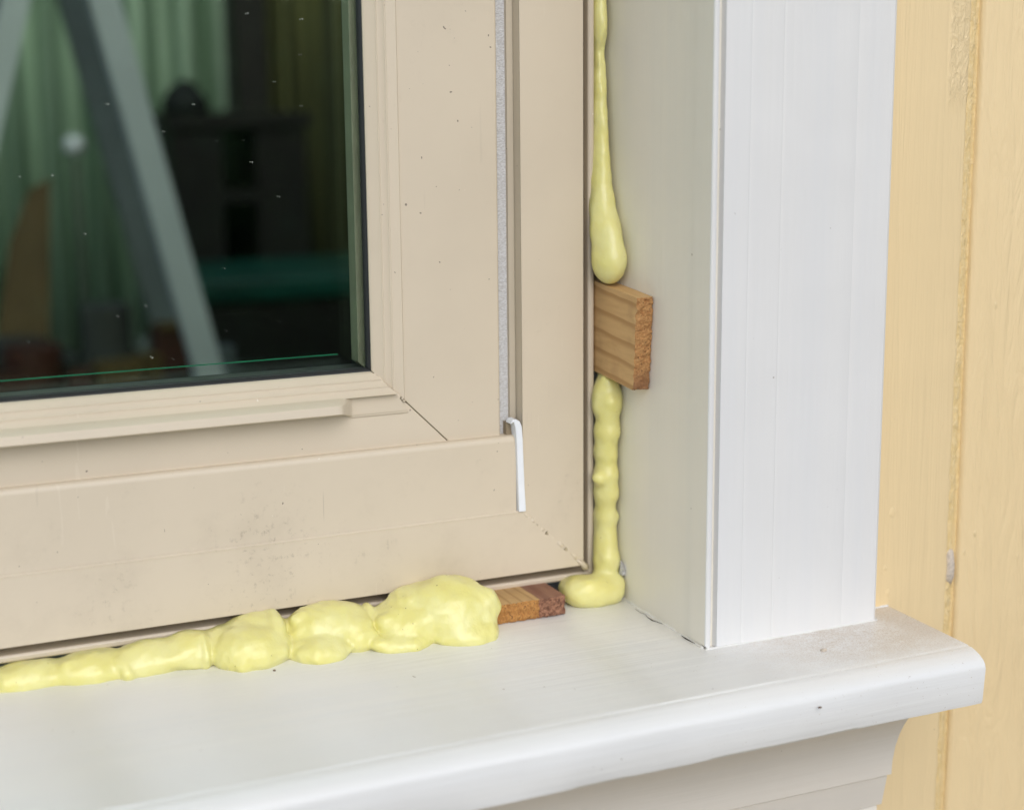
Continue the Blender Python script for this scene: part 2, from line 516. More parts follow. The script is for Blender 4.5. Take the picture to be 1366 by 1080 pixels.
# ------------------------------------------------------------------ house wall: vertical boards
OX0, OX1, OZ1 = -1.10, 0.0, 1.25          # rough window opening; sill top at z = 0
WY = -0.085                                # face of the boards
wall = root('house_wall', (0.0, WY+0.02, GZ), 'pale yellow painted vertical timber boards of the house wall', 'wall')
PITCH = 0.1470
GROOVE = 0.0068
def plank(xa, xb, z0, z1, sd):
    rnd = random.Random(sd)
    # a board face with chamfered, slightly ragged long edges
    nz = max(2, int((z1-z0)/0.0045)) if (0.0 < xa < 0.30) else 8
    cols = [(xa, WY+0.016), (xa, WY+0.0022), (xa+0.0012, WY+0.0006), (xa+0.0032, WY), (xb-0.0032, WY), (xb-0.0014, WY+0.0006), (xb, WY+0.0024), (xb, WY+0.016)]
    V, F = [], []
    for j in range(nz+1):
        z = z0+(z1-z0)*j/nz
        ja = noise.noise((xa*50, 3.1, z*160))*0.0004+noise.noise((xa*50, 9.1, z*9))*0.0005
        jb = noise.noise((xb*50, 5.3, z*150))*0.0009+noise.noise((xb*40, 1.7, z*420))*0.0006
        for i, (x, y) in enumerate(cols):
            dx = ja if i < 3 else (jb if i > 4 else 0)
            V.append((x+dx, y, z))
    k = len(cols)
    for j in range(nz):
        for i in range(k-1):
            F.append((j*k+i, j*k+i+1, (j+1)*k+i+1, (j+1)*k+i))
        F.append((j*k+k-1, j*k, (j+1)*k, (j+1)*k+k-1))
    F.append(tuple(range(k))); F.append(tuple(range(nz*k, nz*k+k)))
    o = mesh_obj('plank', V, F, 'yellow_paint', wall, True)
    s = o.modifiers.new('es', 'EDGE_SPLIT'); s.split_angle = RAD(50)
    return o
def tongue(xb, z0, z1, board):
    nz = max(2, int((z1-z0)/0.0035)) if 0 < xb < 0.3 else 6
    V, F = [], []
    nx = 8
    for j in range(nz+1):
        z = z0+(z1-z0)*j/nz
        for i in range(nx+1):
            x = xb-0.002+(GROOVE+0.004)*i/nx
            rough = 1.0 if i < 5 else 0.25
            y = WY+(0.0020 if i < 5 else 0.0032)+rough*(noise.noise((x*420, 0.7, z*230))*0.0014+noise.noise((x*900, 4.7, z*600))*0.0007)
            V.append((x, y, z))
    for j in range(nz):
        for i in range(nx):
            F.append((j*(nx+1)+i, j*(nx+1)+i+1, (j+1)*(nx+1)+i+1, (j+1)*(nx+1)+i))
    return mesh_obj('tongue', V, F, 'yellow_tongue', board, True)
TOPZ = 1.60

k = -16
while k < 12:
    xb = 0.1722+k*PITCH; xa = xb-PITCH+GROOVE
    k += 1
    if xb < -2.3: continue
    spans = [(GZ, TOPZ)]
    if xa < OX1+0.015 and xb > OX0-0.015:
        if xb > OX1+0.02:      # board beside the opening: trimmed to it
            bd = plank(OX1+0.021, xb, GZ, TOPZ, k); spans = []
            tongue(xb, GZ, TOPZ, bd)
            xb2 = OX1+0.019
            plank(xa, xb2, GZ, -0.05, k+50); plank(xa, xb2, OZ1+0.02, TOPZ, k+60)
            continue
        if xa < OX0-0.02:
            plank(xa, OX0-0.021, GZ, TOPZ, k)
            b1_ = plank(OX0-0.019, xb, GZ, -0.05, k+50); b2_ = plank(OX0-0.019, xb, OZ1+0.02, TOPZ, k+60)
            tongue(xb, GZ, -0.05, b1_); tongue(xb, OZ1+0.02, TOPZ, b2_)
            continue
        spans = [(GZ, -0.05), (OZ1+0.02, TOPZ)]
    for a, b in spans:
        tongue(xb, a, b, plank(xa, xb, a, b, k))
# lump of old filler in the groove just above the sill end
V, F = tube([(0.1752, WY+0.0036+0.0010, 0.004), (0.1748, WY+0.0026+0.0010, 0.010), (0.1750, WY+0.0022+0.0010, 0.016), (0.1746, WY+0.0027+0.0010, 0.023), (0.1748, WY+0.0045+0.0010, 0.027)], [0.0024, 0.0036, 0.0034, 0.0035, 0.0022], 10)
V = [tuple(Vector(p)+noise.noise_vector(Vector(p)*700)*0.0008) for p in V]
mesh_obj('filler', V, F, 'filler_pink', wall, True)
# wall behind the boards
V, F = cat_geo(box(-2.3, OX0-0.022, WY+0.021, 0.14, GZ, TOPZ), box(OX1+0.022, 1.75, WY+0.021, 0.14, GZ, TOPZ),
               box(OX0-0.022, OX1+0.022, WY+0.021, 0.14, GZ, -0.045), box(OX0-0.022, OX1+0.022, WY+0.021, 0.14, OZ1+0.022, TOPZ))
mesh_obj('wall_core', V, F, 'room_dark', wall)

# ------------------------------------------------------------------ added roof edge, out of view, cutting light from the sky overhead
ev = root('sky_blocking_eaves', (-0.3, -0.45, 1.47), 'added white boarded overhang, out of view, blocking sky light above the yellow wall', 'roof')
for i in range(8):
    y0_ = -0.835+i*0.0935
    bevel(mesh_obj('soffit_board', *box(-2.3, 1.75, y0_, y0_+0.090, 1.47, 1.486), 'white_apron', ev), 0.003)
mesh_obj('fascia_board', *box(-2.3, 1.75, -0.862, -0.838, 1.44, 1.58), 'white_apron', ev)
mesh_obj('roof_deck', *box(-2.3, 1.75, -0.90, -0.088, 1.582, 1.615), 'room_dark', ev)

# ------------------------------------------------------------------ reveal boards
def jamb(x0, x1, label):
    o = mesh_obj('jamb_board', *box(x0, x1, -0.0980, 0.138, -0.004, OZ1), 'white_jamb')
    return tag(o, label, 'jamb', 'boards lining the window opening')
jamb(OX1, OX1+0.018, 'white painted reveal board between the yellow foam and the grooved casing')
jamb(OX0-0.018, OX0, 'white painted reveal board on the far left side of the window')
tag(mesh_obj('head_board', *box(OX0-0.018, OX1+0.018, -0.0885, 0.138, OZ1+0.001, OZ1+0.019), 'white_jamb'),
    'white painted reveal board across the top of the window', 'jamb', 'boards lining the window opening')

# ------------------------------------------------------------------ casing (moulded architrave)
CY = -0.1025
def arc(cx, cy, r, a0, a1, n_):
    return [(cx+r*math.cos(RAD(a0+(a1-a0)*i/n_)), cy+r*math.sin(RAD(a0+(a1-a0)*i/n_))) for i in range(n_+1)]
prof = [(-0.0003, WY+0.0005)] + arc(0.0009, CY+0.0012, 0.0012, 180, 270, 9) + arc(0.0018, CY+0.0012, 0.0012, 270, 350, 8)
prof += [(0.0031, CY+0.0055), (0.0044, CY+0.0066), (0.0062, CY+0.0056), (0.0068, CY+0.0006)]
for gx in (0.0215, 0.0405):
    prof += [(gx-0.0008, CY), (gx-0.0002, CY+0.00018), (gx+0.0003, CY+0.00018), (gx+0.0010, CY)]
prof += [(0.0780, CY), (0.0848, CY+0.0001), (0.0856, CY+0.0003), (0.0864, CY+0.0002), (0.0900, CY+0.0001), (0.1075, CY+0.0004), (0.1092, CY+0.0014), (0.1100, CY+0.0032), (0.1100, WY+0.0005)]
RECT = (OX0, OX1, 0.0, OZ1)
def casing(which, label):
    if which == 'top':
        v, f = side(prof, RECT, 'top')
    else:
        v, f = side(prof, RECT, which)
        # feet stand on the sill
        v = [(a, b, max(c, -0.0012) if c < 0.2 else c) for a, b, c in v]
        # break the length so that the paint edge can waver
    fm = [0]*len(f)
    for q in range(1): fm[2+q] = 1
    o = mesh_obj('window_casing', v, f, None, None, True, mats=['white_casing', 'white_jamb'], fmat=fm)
    e = o.modifiers.new('es', 'EDGE_SPLIT'); e.split_angle = RAD(14)
    return tag(o, label, 'casing', 'casing boards round the window')
rc_ = casing('right', 'white painted casing board with fine grooves beside the yellow wall boards')
casing('left', 'white painted casing board on the far left of the window')
casing('top', 'white painted casing board across the top of the window')

# painted-over nail beside the quirk, and flecks of paint on casing and boards
def blister(name, c_, r, mat, parent, sd, flat=0.45):
    bm = bmesh.new(); bmesh.ops.create_icosphere(bm, subdivisions=3, radius=r)
    vs = [tuple(Vector((v.co.x, v.co.y*flat, v.co.z*1.2))*(1+0.35*noise.noise(v.co*500+Vector((sd, 0, 0))))+Vector(c_)) for v in bm.verts]
    fs = [tuple(v.index for v in f.verts) for f in bm.faces]; bm.free()
    return mesh_obj(name, vs, fs, mat, parent, True)
for c_, r, sd in (((0.1307, WY+0.0003, 0.0535), 0.0028, 2), ((0.1275, WY+0.0002, 0.0215), 0.0016, 3), ((0.1303, WY+0.0003, 0.0070), 0.0023, 4), ((0.2090, WY+0.0002, 0.0500), 0.0013, 5), ((0.2130, WY+0.0002, 0.0200), 0.0014, 6)):
    blister('paint_blister', c_, r, 'yellow_paint', wall, sd, 0.22)

# ------------------------------------------------------------------ sill with nosing and apron
def zs(y): return 0.0148*(y+0.0065)
sill = root('window_sill', (-0.55, WY, -0.04), 'white painted timber window sill with rounded nose and dusty right end', 'sill')
GY = -0.1535
NY = -0.1685
nose = [(GY+0.0012, zs(GY+0.0012)), (GY, zs(GY)), (GY-0.0008, zs(GY)-0.0004), (GY-0.0018, zs(GY)-0.0005), (GY-0.0034, zs(GY)-0.0004), (GY-0.0065, zs(GY)-0.0012), (GY-0.0100, zs(GY)-0.0026),
        (GY-0.0130, zs(GY)-0.0045), (NY+0.0007, zs(GY)-0.0062), (NY, zs(GY)-0.0086), (NY+0.0012, -0.0285), (NY+0.0020, -0.0302), (NY+0.0038, -0.0308)]
full = [(0.135, zs(0.135))] + nose + [(0.135, -0.0308)]
# horns in front of the wall, then the part inside the opening
def sill_mesh(x0, x1, yb, nx):
    pr = [(yb, zs(yb))] + nose + [(yb, -0.0308)]
    V, F = [], []
    k_ = len(pr)
    for i in range(nx+1):
        x_ = x0+(x1-x0)*i/nx
        sk = -(0.1266-x_)*0.012              # front edge is not quite parallel to the wall
        for q, (y, z) in enumerate(pr):
            wav = noise.noise((x_*22, q*0.8, 2.0))*0.00035 + noise.noise((x_*90, q*0.8, 5.0))*0.00012
            fr = 1 if 0 < q < k_-1 else 0
            V.append((x_, y+(sk+wav)*fr, z+wav*fr*0.8))
    for i in range(nx):
        for q in range(k_):
            F.append((i*k_+q, i*k_+(q+1) % k_, (i+1)*k_+(q+1) % k_, (i+1)*k_+q))
    F.append(tuple(range(k_))); F.append(tuple(range(nx*k_, nx*k_+k_)))
    return V, F
V1, F1 = sill_mesh(OX0-0.0185, OX1+0.0185, 0.135, 200)
V2, F2 = sill_mesh(OX1+0.0185, 0.1300, WY-0.0004, 40)
V3, F3 = sill_mesh(-1.23, OX0-0.0185, WY-0.0004, 20)
o = mesh_obj('sill_board', *cat_geo((V1, F1), (V2, F2), (V3, F3)), 'white_sill', sill, True)
bm = bmesh.new(); bm.from_mesh(o.data); bmesh.ops.remove_doubles(bm, verts=bm.verts, dist=1e-6)
bmesh.ops.delete(bm, geom=[f for f in bm.faces if len(f.verts) > 6 and abs(f.calc_center_median().x+sill.location.x-0.0185) < 0.001], context='FACES_ONLY')
bmesh.ops.recalc_face_normals(bm, faces=bm.faces); bm.to_mesh(o.data); bm.free()
e = o.modifiers.new('es', 'EDGE_SPLIT'); e.split_angle = RAD(38)
# cove under the nosing
cove = [(WY-0.0005, -0.0312), (-0.1500, -0.0312), (-0.1495, -0.0345), (-0.1440, -0.0370)]
for i in range(9):
    t = i/8.0
    cove.append((-0.1415+0.0340*math.sin(t*math.pi/2)**1.0, -0.0400-0.0520*(1-math.cos(t*math.pi/2))**0.85))
cove += [(-0.1065, -0.0925), (WY-0.0005, -0.0925)]
o = mesh_obj('apron_moulding', *extr_x(cove, -1.222, 0.1195), 'white_apron', sill, True)
e = o.modifiers.new('es', 'EDGE_SPLIT'); e.split_angle = RAD(40)
o = mesh_obj('apron_board', *extr_x([(WY-0.0005, -0.0931), (-0.1045, -0.0931), (-0.1052, -0.0937), (-0.1010, -0.1125), (-0.1000, -0.1132), (WY-0.0005, -0.1132)], -1.222, 0.1185), 'white_apron', sill, True)
e = o.modifiers.new('es', 'EDGE_SPLIT'); e.split_angle = RAD(40)
o = mesh_obj('apron_strip', *extr_x([(WY-0.0005, -0.1138), (-0.0990, -0.1138), (-0.0995, -0.1145), (-0.0965, -0.1600), (WY-0.0005, -0.1600)], -1.222, 0.1165), 'white_apron', sill, True)
e = o.modifiers.new('es', 'EDGE_SPLIT'); e.split_angle = RAD(40)
# caulk fillets where the reveal board and the casing meet the sill
def fillet(path, r, sd, name='caulk_bead'):
    pts, rr = [], []
    n_ = 60
    L = [Vector(p) for p in path]
    tot = [(b-a).length for a, b in zip(L, L[1:])]
    T = sum(tot)
    for i in range(n_+1):
        s = T*i/n_; a = 0
        while a < len(tot)-1 and s > tot[a]: s -= tot[a]; a += 1
        p = L[a].lerp(L[a+1], min(1, s/tot[a]))
        nv = noise.noise_vector(p*120+Vector((sd, 0, 0)))
        pts.append(p+nv*0.0003); rr.append(r*(0.75+0.55*noise.noise(p*90+Vector((0, sd, 0)))+0.3*noise.noise(p*420)))
    return mesh_obj(name, *tube(pts, rr, 8), 'white_caulk', sill, True)
fillet([(-0.0002, -0.010, zs(-0.01)), (-0.0002, -0.100, zs(-0.1))], 0.0011, 1.0)
fillet([(0.0, -0.1022, zs(-0.102)), (0.02, -0.1022, zs(-0.102)), (0.08, -0.1022, zs(-0.102)), (0.1102, -0.1020, zs(-0.102)), (0.1105, -0.088, zs(-0.088))], 0.0010, 2.0)
fillet([(0.1105, WY-0.0002, zs(WY)), (0.1300, WY-0.0002, zs(WY))], 0.0008, 3.0)
# crack in the paint at the foot of the reveal
ck = [(-0.0028, -0.030), (-0.0030, -0.036), (-0.0020, -0.040), (-0.0032, -0.0455), (-0.0034, -0.051), (-0.0022, -0.0535), (-0.0012, -0.0580)]
mesh_obj('paint_crack', *tube([(a, b, zs(b)+0.0001) for a, b in ck], [0.0001, 0.00012, 0.0001, 0.0002, 0.0004, 0.0002, 0.0001], 6), 'dark_crack', sill, True)
ck = [(-0.0012, -0.079), (-0.0014, -0.084), (-0.0008, -0.091), (-0.0006, -0.097)]
mesh_obj('paint_crack', *tube([(a, b, zs(b)+0.0003) for a, b in ck], [0.0001, 0.0003, 0.0002, 0.0001], 6), 'dark_crack', sill, True)

# ------------------------------------------------------------------ the window
R = (OX0+0.1415, -0.1415, 0.1405, OZ1-0.1405)      # visible glass edge
win = root('window', (-0.55, 0.02, 0.01), 'beige plastic framed double glazed window set in the white reveal', 'window')
def wpart(name, geo, mat, bev=0.0, seg=2, parent=None):
    o = mesh_obj(name, *geo, mat, parent or win)
    if bev: bevel(o, bev, seg)
    return o
SIDES = ('right', 'bottom', 'left', 'top')
NM = {'right': 'stile', 'left': 'stile', 'bottom': 'rail', 'top': 'rail'}
frame_prof = [(0.0786, 0.045), (0.0786, 0.0075), (0.0830, 0.0075), (0.0830, 0.0), (0.1215, 0.0), (0.1215, 0.045)]
frame_low = [(0.0838, 0.0016), (0.0838, 0.0006), (0.0846, -0.0002), (0.0856, 0.0), (0.1208, 0.0), (0.1208, 0.045), (0.0900, 0.045), (0.0900, 0.0016)]
groove_prof = [(0.1200, 0.014), (0.1282, 0.014), (0.1282, 0.055), (0.1200, 0.055)]
flange_prof = [(0.1262, 0.016), (0.1262, 0.0046), (0.1272, 0.0036), (0.1294, 0.0040), (0.1304, 0.0052), (0.1304, 0.055), (0.1285, 0.055), (0.1285, 0.016)]
seal_prof = [(0.0724, 0.02), (0.0724, 0.0092), (0.0790, 0.0088), (0.0790, 0.02)]
sash_prof = [(0.0125, 0.060), (0.0125, 0.0085), (0.0165, 0.0060), (0.0718, 0.0060), (0.0728, 0.0070), (0.0728, 0.060)]
for s in SIDES:
    fp_ = wpart('frame_'+NM[s], side(frame_low if s == 'bottom' else frame_prof, R, s, 0.0), 'beige_pvc')
    if s == 'bottom': low_rail = fp_
    else: bevel_long(fp_, 0.0006, 3)
    wpart('frame_groove', side(groove_prof, R, s), 'groove_dark')
    wpart('frame_flange', side(flange_prof, R, s), 'beige_flange', 0.0004)
    if s != 'bottom':
        wpart('brush_seal', side(seal_prof, R, s), 'brush_seal', 0.0006)
    sp_ = list(sash_prof)
    if s == 'bottom':
        sp_ = [(0.0125, 0.060), (0.0125, 0.0090), (0.0190, 0.0060), (0.0500, 0.0060), (0.0500, 0.060)]
    wpart('sash_'+NM[s], side(sp_, R, s, 0.00025), 'beige_pvc', 0.0006, 2)
# glazing beads
bead_r = [(0.0, 0.018), (0.0, 0.0122), (0.0016, 0.0108), (0.0052, 0.0090), (0.0058, 0.0080), (0.0066, 0.0085), (0.0090, 0.0074), (0.0098, 0.0062), (0.0108, 0.0066), (0.0140, 0.0056), (0.0156, 0.0050), (0.0163, 0.0058), (0.0163, 0.018)]
bead_b = [(0.0, 0.018), (0.0, 0.0122), (0.0012, 0.0100), (0.0030, 0.0085), (0.0036, 0.0072), (0.0046, 0.0074), (0.0066, 0.0056), (0.0072, 0.0044), (0.0082, 0.0046), (0.0108, 0.0022), (0.0112, 0.0006), (0.0114, -0.0040), (0.0124, -0.0076), (0.0130, -0.0088), (0.0172, -0.0096), (0.0178, -0.0088), (0.0176, 0.0000), (0.0186, 0.0040), (0.0186, 0.018)]
for s in SIDES:
    pr = bead_b if s == 'bottom' else bead_r
    v, f = side(pr, R, s, 0.0003)
    if s == 'bottom':
        # near the right-hand mitre the drip lip is cut back to the sash face
        k_ = len(pr)
        cols = [R[0]-0.02, -0.190, -0.168]+[-0.166+0.001*i for i in range(12)]+[-0.1415]
        V, F = [], []
        for ci, xx in enumerate(cols):
            for oo, yy in pr:
                tt = min(1.0, max(0.0, (xx+0.167)/0.013)); tt = tt*tt*(3-2*tt)
                y2 = yy; o2 = oo
                if oo > 0.0112 and yy < 0.01:
                    y2 = yy+(0.0051-yy)*tt*0.97
                    o2 = oo+0.0036*tt*(oo-0.0112)/0.0066
                X = xx if 0 < ci < len(cols)-1 else ((R[0]-oo) if ci == 0 else (R[1]+oo-0.0003))
                V.append((X, y2, R[2]-o2))
        for i in range(len(cols)-1):
            for q in range(k_):
                F.append((i*k_+q, i*k_+(q+1) % k_, (i+1)*k_+(q+1) % k_, (i+1)*k_+q))
        F.append(tuple(range(k_))); F.append(tuple(range((len(cols)-1)*k_, len(cols)*k_)))
        v, f = V, F
    gb_ = wpart('glazing_bead', (v, f), 'beige_pvc', 0.00025, 2)
    wpart('glazing_gasket', side([(-0.0018, 0.0172), (-0.0021, 0.0156), (-0.0014, 0.0140), (-0.0002, 0.0132), (0.0006, 0.0128), (0.0006, 0.0172)], R, s), 'black_rubber', 0.0003, parent=gb_)
    so_ = -0.0012 if s == 'bottom' else -0.0040
    sb_ = wpart('spacer_bar', side([(so_, 0.0222), (0.002, 0.0222), (0.002, 0.0334), (so_, 0.0334)], R, s), 'black_rubber' if s == 'bottom' else 'spacer_metal', 0.0004)
    if s == 'bottom':
        wpart('edge_reflection', extr_x([(0.0330, R[2]+0.0070), (0.0334, R[2]+0.0070), (0.0334, R[2]+0.0076), (0.0330, R[2]+0.0076)], R[0]+0.007, R[1]-0.012), 'reflection_green', parent=sb_)  # thin green strip modelled in place of the gasket edge's reflection
    wpart('glazing_gasket', side([(0.0015, 0.0395), (0.005, 0.0395), (0.005, 0.050), (0.0015, 0.050)], R, s), 'black_rubber')
wpart('pane', box(R[0]-0.003, R[1]+0.003, 0.0176, 0.0216, R[2]-0.003, R[3]+0.003), 'glass_outer')
wpart('pane', box(R[0]-0.003, R[1]+0.003, 0.0338, 0.0378, R[2]-0.003, R[3]+0.003), 'glass_inner')
# cover bar over the foot of the sash
def bar_profile():
    return [(0.030, 0.0995), (0.0034, 0.0998), (0.0020, 0.0992), (0.0012, 0.0980), (0.0008, 0.0960), (0.0008, 0.0540), (0.030, 0.0540)]
o = wpart('cover_bar', extr_x(bar_profile(), OX0+0.0625, -0.0618), 'beige_pvc', 0.0004, 2)
# hand-filled mitres: thin ridges of sealant
def ridge(name, a, b, r, mat, sd, flat=0.5, n_=26):
    a, b = Vector(a), Vector(b)
    pts, rr = [], []
    for i in range(n_+1):
        p = a.lerp(b, i/n_)
        pts.append(p+noise.noise_vector(p*240+Vector((sd, 0, 0)))*0.0003)
        rr.append(r*(0.72+0.35*noise.noise(p*200+Vector((0, sd, 0)))))
    return wpart(name, tube(pts, rr, 9), mat, parent=low_rail)
for o in (ridge('mitre_sealant', (-0.0585, 0.0011, 0.0560), (-0.0205, 0.0011, 0.0200), 0.0020, 'beige_pvc', 1.0),
          ridge('mitre_sealant', (-0.1408, 0.0112, 0.1395), (-0.1255, 0.0050, 0.1240), 0.0010, 'beige_pvc', 4.0)):
    o.data.polygons.foreach_set('use_smooth', [True]*len(o.data.polygons))
V, F = tube([(-0.0250, 0.0005, 0.0235), (-0.0222, -0.0008, 0.0215), (-0.0195, 0.0, 0.0185), (-0.0172, 0.003, 0.0175), (-0.0160, 0.006, 0.018)], [0.0004, 0.0013, 0.0022, 0.0020, 0.0008], 9)
V = [tuple(Vector(p)+noise.noise_vector(Vector(p)*600)*0.0009) for p in V]
wpart('corner_sealant', (V, F), 'beige_pvc').data.polygons.foreach_set('use_smooth', [True]*len(F))
# limp white rubber strip hanging out of the corner joint
pl = [(-0.0655, 0.1072, 0.0012), (-0.0640, 0.1086, 0.0016), (-0.0622, 0.1080, 0.0020), (-0.0612, 0.1050, 0.0020), (-0.0606, 0.0980, 0.0019), (-0.0603, 0.0880, 0.0019), (-0.0600, 0.0780, 0.00195), (-0.0597, 0.0680, 0.0020), (-0.0593, 0.0600, 0.0021), (-0.0592, 0.0563, 0.0021)]
L0 = [(a-h, z) for a, z, h in pl[2:]]; L1 = [(a+h, z) for a, z, h in pl[2:]]
poly = [(-0.0660, 0.1068), (-0.0650, 0.1092), (-0.0625, 0.1094), (-0.0604, 0.1080)]+L1[1:]+L0[::-1]
poly = [(a, z) for a, z in poly]
v, f = prism([(a, -0.0016, z) for a, z in poly], [(a, 0.0060, z) for a, z in poly])
wpart('rubber_strip', (v, f), 'white_rubber', 0.0006, 3)
wpart('corner_block', box(-0.0660, -0.0625, 0.0045, 0.0100, 0.0995, 0.1070), 'groove_dark', 0.0004)

# ------------------------------------------------------------------ spray foam (blended lobes, meshed from a distance field)
def surface_nets(F, org, h):
    nx, ny, nz = F.shape
    acc = np.zeros((nx-1, ny-1, nz-1, 3), np.float32); cnt = np.zeros((nx-1, ny-1, nz-1), np.float32)
    S = lambda a: F[a[0]:nx-1+a[0], a[1]:ny-1+a[1], a[2]:nz-1+a[2]]
    corners = [(i, j, k_) for i in (0, 1) for j in (0, 1) for k_ in (0, 1)]
    for a in corners:
        for ax in range(3):
            if a[ax] == 1: continue
            b = list(a); b[ax] = 1
            va, vb = S(a), S(b)
            mk = (va < 0) != (vb < 0)
            t = np.where(mk, va/np.where(mk, va-vb, 1), 0)
            for d in range(3):
                acc[..., d] += mk*(a[d]+(t if d == ax else 0))
            cnt += mk
    on = cnt > 0
    idx = -np.ones(cnt.shape, np.int64); idx[on] = np.arange(on.sum())
    ii = np.argwhere(on)
    P = (acc[on]/cnt[on][:, None]+ii)*h+np.array(org)
    quads = []
    ins = F < 0
    a0 = ins[:-1, 1:-1, 1:-1]; a1 = ins[1:, 1:-1, 1:-1]
    e_ = np.argwhere(a0 != a1)
    i, j, k_ = e_[:, 0], e_[:, 1]+1, e_[:, 2]+1
    quads.append(np.stack([idx[i, j-1, k_-1], idx[i, j, k_-1], idx[i, j, k_], idx[i, j-1, k_]], 1))
    a0 = ins[1:-1, :-1, 1:-1]; a1 = ins[1:-1, 1:, 1:-1]
    e_ = np.argwhere(a0 != a1)
    i, j, k_ = e_[:, 0]+1, e_[:, 1], e_[:, 2]+1
    quads.append(np.stack([idx[i-1, j, k_-1], idx[i, j, k_-1], idx[i, j, k_], idx[i-1, j, k_]], 1))
    a0 = ins[1:-1, 1:-1, :-1]; a1 = ins[1:-1, 1:-1, 1:]
    e_ = np.argwhere(a0 != a1)
    i, j, k_ = e_[:, 0]+1, e_[:, 1]+1, e_[:, 2]
    quads.append(np.stack([idx[i-1, j-1, k_], idx[i, j-1, k_], idx[i, j, k_], idx[i-1, j, k_]], 1))
    return P, np.concatenate(quads)
def lumps(lobes, frac, sd):
    q = random.Random(sd)
    out = []
    for (cx, cy, cz, rx, ry, rz) in lobes:
        for _ in range(int(frac*(2 if rx > 0.012 else 1)+q.random())):
            a = q.uniform(-1, 1); b = q.uniform(-0.5, 1.1)
            d = Vector((math.sin(a*1.3), -math.cos(b)*math.cos(a), math.sin(b))).normalized()
            r = min(rx, ry, rz)*q.uniform(0.22, 0.46)
            out.append((cx+d.x*(rx-r*0.72), cy+d.y*(ry-r*0.72), cz+d.z*(rz-r*0.72), r*q.uniform(1.0, 1.7), r, r*q.uniform(0.7, 1.2)))
    return list(lobes)+out
def foam(lobes, h, kk, label, sd, amp):
    L = np.array(lobes)
    lo = (L[:, :3]-L[:, 3:6]).min(0)-4*h; hi = (L[:, :3]+L[:, 3:6]).max(0)+4*h
    nn = np.ceil((hi-lo)/h).astype(int)+1
    F = np.full(nn, 0.02, np.float32)
    ax = [lo[d]+np.arange(nn[d])*h for d in range(3)]
    for (cx, cy, cz, rx, ry, rz) in lobes:
        c_, r_ = (cx, cy, cz), (rx, ry, rz)
        sl_ = []
        for d in range(3):
            pad = r_[d]+0.006
            a = max(0, int((c_[d]-pad-lo[d])/h)); b = min(nn[d], int((c_[d]+pad-lo[d])/h)+2)
            sl_.append(slice(a, b))
        X, Y, Z = np.meshgrid(ax[0][sl_[0]]-cx, ax[1][sl_[1]]-cy, ax[2][sl_[2]]-cz, indexing='ij')
        k0 = np.sqrt((X/rx)**2+(Y/ry)**2+(Z/rz)**2)
        k1 = np.sqrt((X/rx**2)**2+(Y/ry**2)**2+(Z/rz**2)**2)+1e-9
        d_ = (k0*(k0-1)/k1).astype(np.float32)
        G = F[tuple(sl_)]
        hh = np.clip(0.5+0.5*(G-d_)/kk, 0, 1)
        F[tuple(sl_)] = G*(1-hh)+d_*hh-kk*hh*(1-hh)
    X, Y, Z = np.meshgrid(*ax, indexing='ij')
    X = X.astype(np.float32); Y = Y.astype(np.float32); Z = Z.astype(np.float32)
    F += np.float32(0.0011*amp)*np.sin(X*190+sd+2.3*np.sin(Z*150+sd)+1.7*np.sin(X*61))*np.sin(Y*210+1.3*sd+1.5*np.sin(X*110))*np.sin(Z*180+2*sd+1.4*np.sin(X*90))
    F += np.float32(0.00045*amp)*np.sin(X*470+sd+2*np.sin(Z*300)+2*np.sin(X*133))*np.sin(Y*420+2*np.sin(X*200))*np.sin(Z*390+sd+2*np.sin(Z*97))
    P, Q = surface_nets(F, lo, h)
    o = mesh_obj('spray_foam', P, Q, 'spray_foam', None, True)
    s = o.modifiers.new('sm', 'SMOOTH'); s.factor = 0.5; s.iterations = 2
    return tag(o, label, 'foam', 'beads of expanding foam round the window')
bottom = [
(-0.3795,0.0030,0.0032,0.0201,0.0120,0.0077),(-0.3568,0.0030,0.0017,0.0163,0.0120,0.0074),(-0.3299,0.0030,0.0008,0.0214,0.0120,0.0079),
(-0.3000,0.0000,0.0017,0.0192,0.0140,0.0084),(-0.2716,-0.0030,0.0034,0.0185,0.0130,0.0085),(-0.2849,-0.0060,0.0013,0.0038,0.0110,0.0069),
(-0.2504,-0.0040,0.0052,0.0127,0.0140,0.0089),(-0.2455,-0.0080,0.0057,0.0030,0.0120,0.0085),(-0.2318,-0.0040,0.0064,0.0128,0.0140,0.0086),
(-0.2211,-0.0160,0.0053,0.0200,0.0160,0.0117),(-0.2156,-0.0040,0.0105,0.0172,0.0140,0.0087),(-0.2067,-0.0080,0.0092,0.0060,0.0140,0.0118),
(-0.1773,-0.0100,0.0082,0.0236,0.0160,0.0132),(-0.1867,-0.0220,0.0019,0.0155,0.0150,0.0086),(-0.1653,-0.0140,0.0048,0.0114,0.0150,0.0120),
(-0.1888,-0.0320,-0.0019,0.0030,0.0050,0.0023),(-0.1539,-0.0080,0.0054,0.0044,0.0120,0.0113),
(-0.1108,-0.0180,0.0093,0.0245,0.0200,0.0188),(-0.1341,-0.0160,0.0061,0.0221,0.0180,0.0138),(-0.1426,-0.0270,0.0008,0.0157,0.0120,0.0064),
(-0.1568,-0.0280,0.0033,0.0043,0.0060,0.0032),(-0.1068,-0.0260,0.0017,0.0187,0.0180,0.0110),(-0.1214,-0.0120,0.0167,0.0223,0.0150,0.0090),(-0.0974,-0.0280,0.0086,0.0080,0.0100,0.0073)]
rr = random.Random(3)
xx = -0.41
